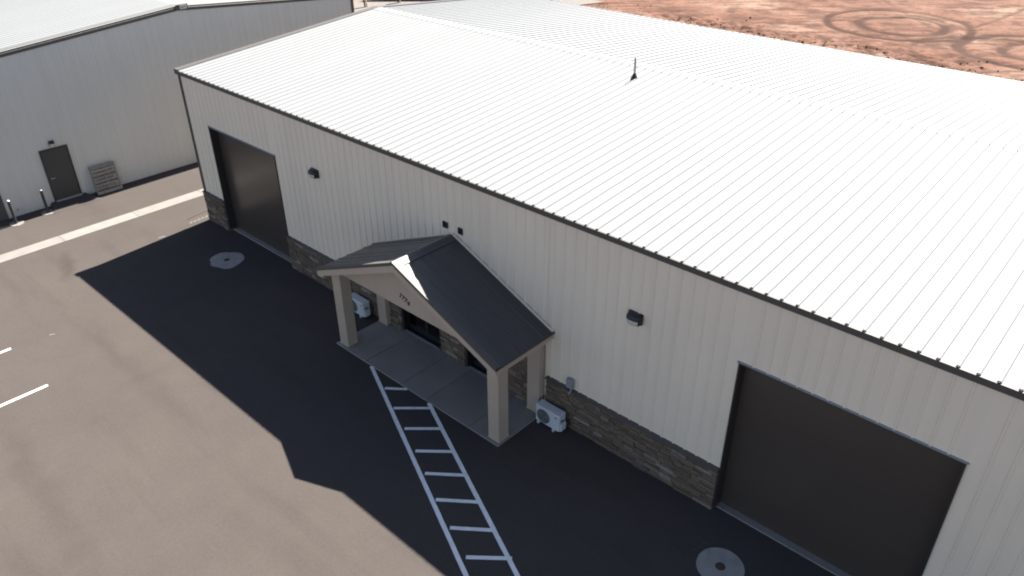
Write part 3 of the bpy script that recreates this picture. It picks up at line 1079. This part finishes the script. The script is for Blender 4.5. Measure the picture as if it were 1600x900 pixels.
# ================================================================== UTILITY PADS
def utility_pad(x, y, r, lab, seed, jag):
    rd = random.Random(seed)
    t = thing('cleanout_pad', lab, 'utility cover', 'round concrete cleanout pads by the overhead doors', (x, y, 0))
    n = 48
    ph = [rd.uniform(0, 6.28) for _ in range(6)]
    rad = [r * (1 + jag * sum(math.sin((k + 2) * 2 * math.pi * i / n + ph[k]) / (k + 2) for k in range(6)) + jag * rd.uniform(-.25, .25)) for i in range(n)]
    ring = [(rad[i] * math.cos(2 * math.pi * i / n), rad[i] * math.sin(2 * math.pi * i / n)) for i in range(n)]
    b = MB()
    b.add([(q[0] * 1.01, q[1] * 1.01, -.05) for q in ring] + [(q[0], q[1], .010) for q in ring],
          [(i, (i + 1) % n, n + (i + 1) % n, n + i) for i in range(n)] + [tuple(range(n, 2 * n))])
    b.obj('collar', 'pad', t)
    MB().tube((0, 0, -.02), (0, 0, .013), .108, n=24).tube((0, 0, .013), (0, 0, .017), .085, .08, 24).obj('lid', 'rust', t)
utility_pad(-18.91, -1.35, .60, 'uneven round concrete pad with small lid in shade outside far door', 3, .10)
utility_pad(.95, -1.34, .50, 'round concrete pad with brown lid outside the near overhead door', 5, .02)
# smeared mortar beside the near pad
b = MB()
for a, r_, ln in ((2.35, .60, .16), (2.55, .66, .10), (2.75, .61, .12), (3.05, .64, .07), (5.9, .60, .09)):
    x, y = .95 + r_ * math.cos(a), -1.34 + r_ * math.sin(a)
    tx, ty = -math.sin(a), math.cos(a)
    strip(b, (x, y), (x + tx * ln, y + ty * ln), .030, .003, .45)
o = struct(b.obj('mortar_spatter', 'smear'), 'stuff')
o['label'] = 'pale mortar spatter on the asphalt around the near concrete pad'

# ================================================================== NEIGHBOURING WAREHOUSE
NW = thing('neighbouring_warehouse', 'grey metal warehouse beyond the concrete gutter, windowless gable end with one steel door', 'building')
NX = -28.40
NYR = 3.22
NH = 9.05
NY0, NY1 = NYR - NH, NYR + NH
NZR = 6.82
NZE = NZR - NH / 12
NXF = -62.0
def nz(y):
    return NZR - abs(y - NYR) / 12
b = MB()
b.prism([(NY0, -.1), (NY1, -.1), (NY1, NZE - .08), (NYR, NZR - .08), (NY0, NZE - .08)], 'x', NXF, NX - .02)
gw = b.obj('gable_wall', 'nwall', NW)
RN = []
y = NY0
while y < NY1 - .05:
    yb = min(y + 3 * FT, NY1)
    ribs = [r_ for r_ in (y + .5 * FT, y + 1.5 * FT, y + 2.5 * FT) if r_ < yb - .05]
    pts = rib_profile(y, yb, ribs)
    def top(yy):
        return nz(yy) - .04
    lowz = .02
    b = MB()
    n = len(pts)
    # split around the ridge for a clean slope
    b.add([(NX + h * .35, yy, lowz) for yy, h in pts] + [(NX + h * .35, yy, top(yy)) for yy, h in pts], [(i, i + 1, n + i + 1, n + i) for i in range(n - 1)])
    link('wall_panel', raw_mesh(b, 'wall_panel', 'nwall'), gw)
    y = yb
nroof = MB()
nroof.prism([(NY0, NZE - .03), (NYR, NZR - .035), (NY1, NZE - .03), (NY1, NZE - .075), (NYR, NZR - .075), (NY0, NZE - .075)], 'x', NXF, NX - .03)
nroof = nroof.obj('roof', 'wall', NW)
na = raw_mesh(sheet(prof, lambda x, h: (x, NY0 - .06, NZE - .005 + h), lambda x, h: (x, NYR, NZR + h)), 'roof_panel', 'roof')
nb = raw_mesh(sheet(prof, lambda x, h: (-x, NY1 + .06, NZE - .005 + h), lambda x, h: (-x, NYR, NZR + h)), 'roof_panel', 'roof')
for i in range(36):
    xc = NX + .02 - (i + .5) * 3 * FT
    link('roof_panel', na, nroof, (xc, 0, 0))
    link('roof_panel', nb, nroof, (xc, 0, 0))
for ya in (NY0 - .10, NY1 + .10):
    b = MB()
    za, zb = NZE - .008, NZR
    xa, xb = NX + .045, NX - .16
    b.add([(xa, ya, za - .07), (xb, ya, za + .05), (xb, NYR, zb + .05), (xa, NYR, zb - .07),
           (xa - .01, ya, za - .19), (xb, ya, za - .0), (xb, NYR, zb - .0), (xa - .01, NYR, zb - .19)],
          [(0, 1, 2, 3), (0, 3, 7, 4), (1, 5, 6, 2), (0, 4, 5, 1), (4, 7, 6, 5)])
    b.obj('rake_trim', 'bronze', NW)
for yy, s in ((NY0, 1), (NY1, -1)):
    MB().prism([(NX - .12, yy - s * .05), (NX + .04, yy - s * .05), (NX + .04, yy + s * .09), (NX + .001, yy + s * .09), (NX + .001, yy - s * .004), (NX - .12, yy - s * .004)], 'z', .02 if s < 0 else 1.25, NZE - .12).obj('corner_trim', 'bronze', NW)
    MB().box(NXF, NX + .1, min(yy - s * .11, yy - s * .02), max(yy - s * .11, yy - s * .02), NZE - .17, NZE - .02).obj('eave_trim', 'bronze', NW)
# dark guard plate wrapped round its front corner
MB().prism([(NX - .5, NY0 - .06), (NX + .05, NY0 - .06), (NX + .05, NY0 + .41), (NX + .016, NY0 + .41), (NX + .016, NY0 - .006), (NX - .5, NY0 - .006)], 'z', .02, 1.24).obj('corner_guard', 'bronze', NW)
# maker plate at the gable peak
pl = MB().box(NX + .092, NX + .12, NYR + .10, NYR + .40, NZR - .135, NZR + .025).obj('gable_plate', 'alu', NW)
pl['label'] = 'small pale plate with dark lettering at the gable peak'
b = MB()
for ya, yb, za, zb in ((.15, .19, -.07, -.03), (.19, .24, -.09, -.065), (.235, .28, -.07, -.045), (.29, .345, -.06, -.03)):
    b.box(NX + .1205, NX + .123, NYR + ya, NYR + yb, NZR + za, NZR + zb)
b.obj('lettering', 'black', pl)
# peak box behind plate
MB().box(NX + .02, NX + .091, NYR - .05, NYR + .46, NZR - .16, NZR + .045).obj('peak_box', 'bronze', NW)
# steel door
da, db, dz0, dz1 = -3.575, -2.60, .17, 2.27
dr = MB().box(NX + .001, NX + .06, da - .05, da, dz0, dz1 + .05).box(NX + .001, NX + .06, db, db + .05, dz0, dz1 + .05).box(NX + .001, NX + .06, da, db, dz1, dz1 + .05).obj('door', 'jamb', NW)
dr['label'] = 'dark bronze steel personnel door in the grey gable wall'
MB().box(NX + .001, NX + .045, da + .004, db - .004, dz0 + .02, dz1 - .004).obj('leaf', 'steeldoor', dr)
MB().tube((NX + .045, da + .09, 1.13), (NX + .10, da + .09, 1.13), .022, n=10).tube((NX + .10, da + .08, 1.13), (NX + .10, da + .22, 1.13), .013, n=8).obj('handle', 'alu', dr)
MB().box(NX + .001, NX + .16, da - .02, db + .02, dz0 - .02, dz0 + .018).obj('threshold', 'alu', dr)
# asphalt ramp up to the door
b = MB()
b.add([(NX + .16, da - .2, .14), (NX + .16, db + .2, .14), (NX + .9, db + .45, .004), (NX + .9, da - .45, .004), (NX + .001, da - .2, .145), (NX + .001, db + .2, .145),
       (NX + .001, da - .3, -.02), (NX + .001, db + .3, -.02), (NX + .6, da - .6, -.02), (NX + .6, db + .6, -.02)],
      [(0, 1, 2, 3), (4, 5, 1, 0), (4, 0, 3, 8, 6), (5, 7, 9, 2, 1)])
struct(b.obj('door_ramp', 'asphalt'))
t = wall_light(0, 0, 'small black wall light above the steel door of the neighbouring warehouse', .26, R(90), (NX + .02, -3.08, 2.50))
t.scale = (.8, .8, .8)
# hose bib near its corner
t = thing('hose_bib', 'small metal hose tap low on the grey wall behind the bollards', 'tap', None, (NX, -5.02, .25))
MB().tube((0, 0, 0), (.12, 0, 0), .016, n=8).tube((.10, 0, 0), (.14, 0, -.09), .014, n=8).obj('spout', 'alu', t)
MB().tube((.07, -.035, .05), (.07, .035, .05), .02, n=8).tube((.07, 0, 0), (.07, 0, .05), .008, n=6).obj('knob', 'greybox', t)

# ------------------------------------------------------------------ bollards
for bx, by, lab in ((-27.86, -4.13, 'thin dark bollard with white cap nearer the steel door'),
                    (-27.72, -5.37, 'thin dark bollard with white cap at the far left edge')):
    t = thing('bollard', lab, 'bollard', 'bollards by the neighbouring warehouse wall', (bx, by, 0))
    MB().tube((0, 0, .0), (0, 0, .97), .052, n=14).obj('post', 'jamb', t, False)
    MB().tube((0, 0, .971), (0, 0, 1.0), .052, .03, 14).obj('cap', 'paint', t)
    rd = random.Random(by)
    n = 22
    ring = [(.27 * rd.uniform(.9, 1.08) * math.cos(2 * math.pi * i / n), .27 * rd.uniform(.9, 1.08) * math.sin(2 * math.pi * i / n)) for i in range(n)]
    MB().add([(q[0], q[1], -.02) for q in ring] + [(q[0] * .97, q[1] * .97, .018) for q in ring],
             [(i, (i + 1) % n, n + (i + 1) % n, n + i) for i in range(n)] + [tuple(range(n, 2 * n))]).obj('footing', 'concrete', t)

# ------------------------------------------------------------------ pallet leaning on the wall
t = thing('wooden_pallet', 'weathered grey wooden pallet leaning upright against the grey wall', 'pallet', None, (-28.02, -1.53, 0.005))
t.rotation_euler = (0, R(-11), R(0))
pw, ph = 1.04, 1.20
for i, (z0, hh) in enumerate(((.0, .13), (.20, .085), (.345, .085), (.49, .085), (.635, .085), (.78, .12), (.945, .085), (1.07, .13))):
    MB().box(.0, .018, -pw / 2 + random.uniform(-.012, .012), pw / 2 + random.uniform(-.012, .012), z0, z0 + hh).obj('slat', 'wood', t)
for yy in (-pw / 2 + .03, 0, pw / 2 - .03):
    MB().box(-.092, -.0005, yy - .022, yy + .022, .01, ph - .01).obj('stringer', 'wood', t)
for z0 in (.0, .38, .72, 1.06):
    MB().box(-.112, -.0925, -pw / 2, pw / 2, z0, z0 + .10).obj('slat', 'wood', t)

# ------------------------------------------------------------------ site fence and braced posts far behind
f0, f1 = Vector((-52.0, 31.8)), Vector((-40.0, 43.0))
fence = thing('site_fence', 'dark screened site fence far behind, past the neighbouring warehouse', 'fence', None, (f0.x, f0.y, 0))
d_ = (f1 - f0)
n = 6
for i in range(n):
    a = d_ * (i / n)
    c = d_ * ((i + 1) / n)
    MB().beam((a.x, a.y, .95), (c.x - d_.x * .004, c.y - d_.y * .004, .95), .03, 1.8).obj('screen_panel', 'fencedark', fence)
    MB().tube((a.x, a.y, 0), (a.x, a.y, 2.0), .04, n=8).obj('post', 'black', fence)
for x, y, lab in ((-49.8, 29.3, 'pale timber stake with black sleeve, beside the neighbouring warehouse rear corner'),
                  (-49.1, 32.3, 'pale timber stake with black sleeve in front of the dark fence')):
    t = thing('timber_stake', lab, 'stake', 'timber stakes behind the buildings', (x, y, .05))
    MB().beam((.10, .08, 0), (-.10, -.06, 1.6), .10, .08).obj('timber', 'lightwood', t)
    MB().beam((-.03, -.03, 0), (-.22, -.16, 1.3), .12, .10).obj('sleeve', 'black', t)
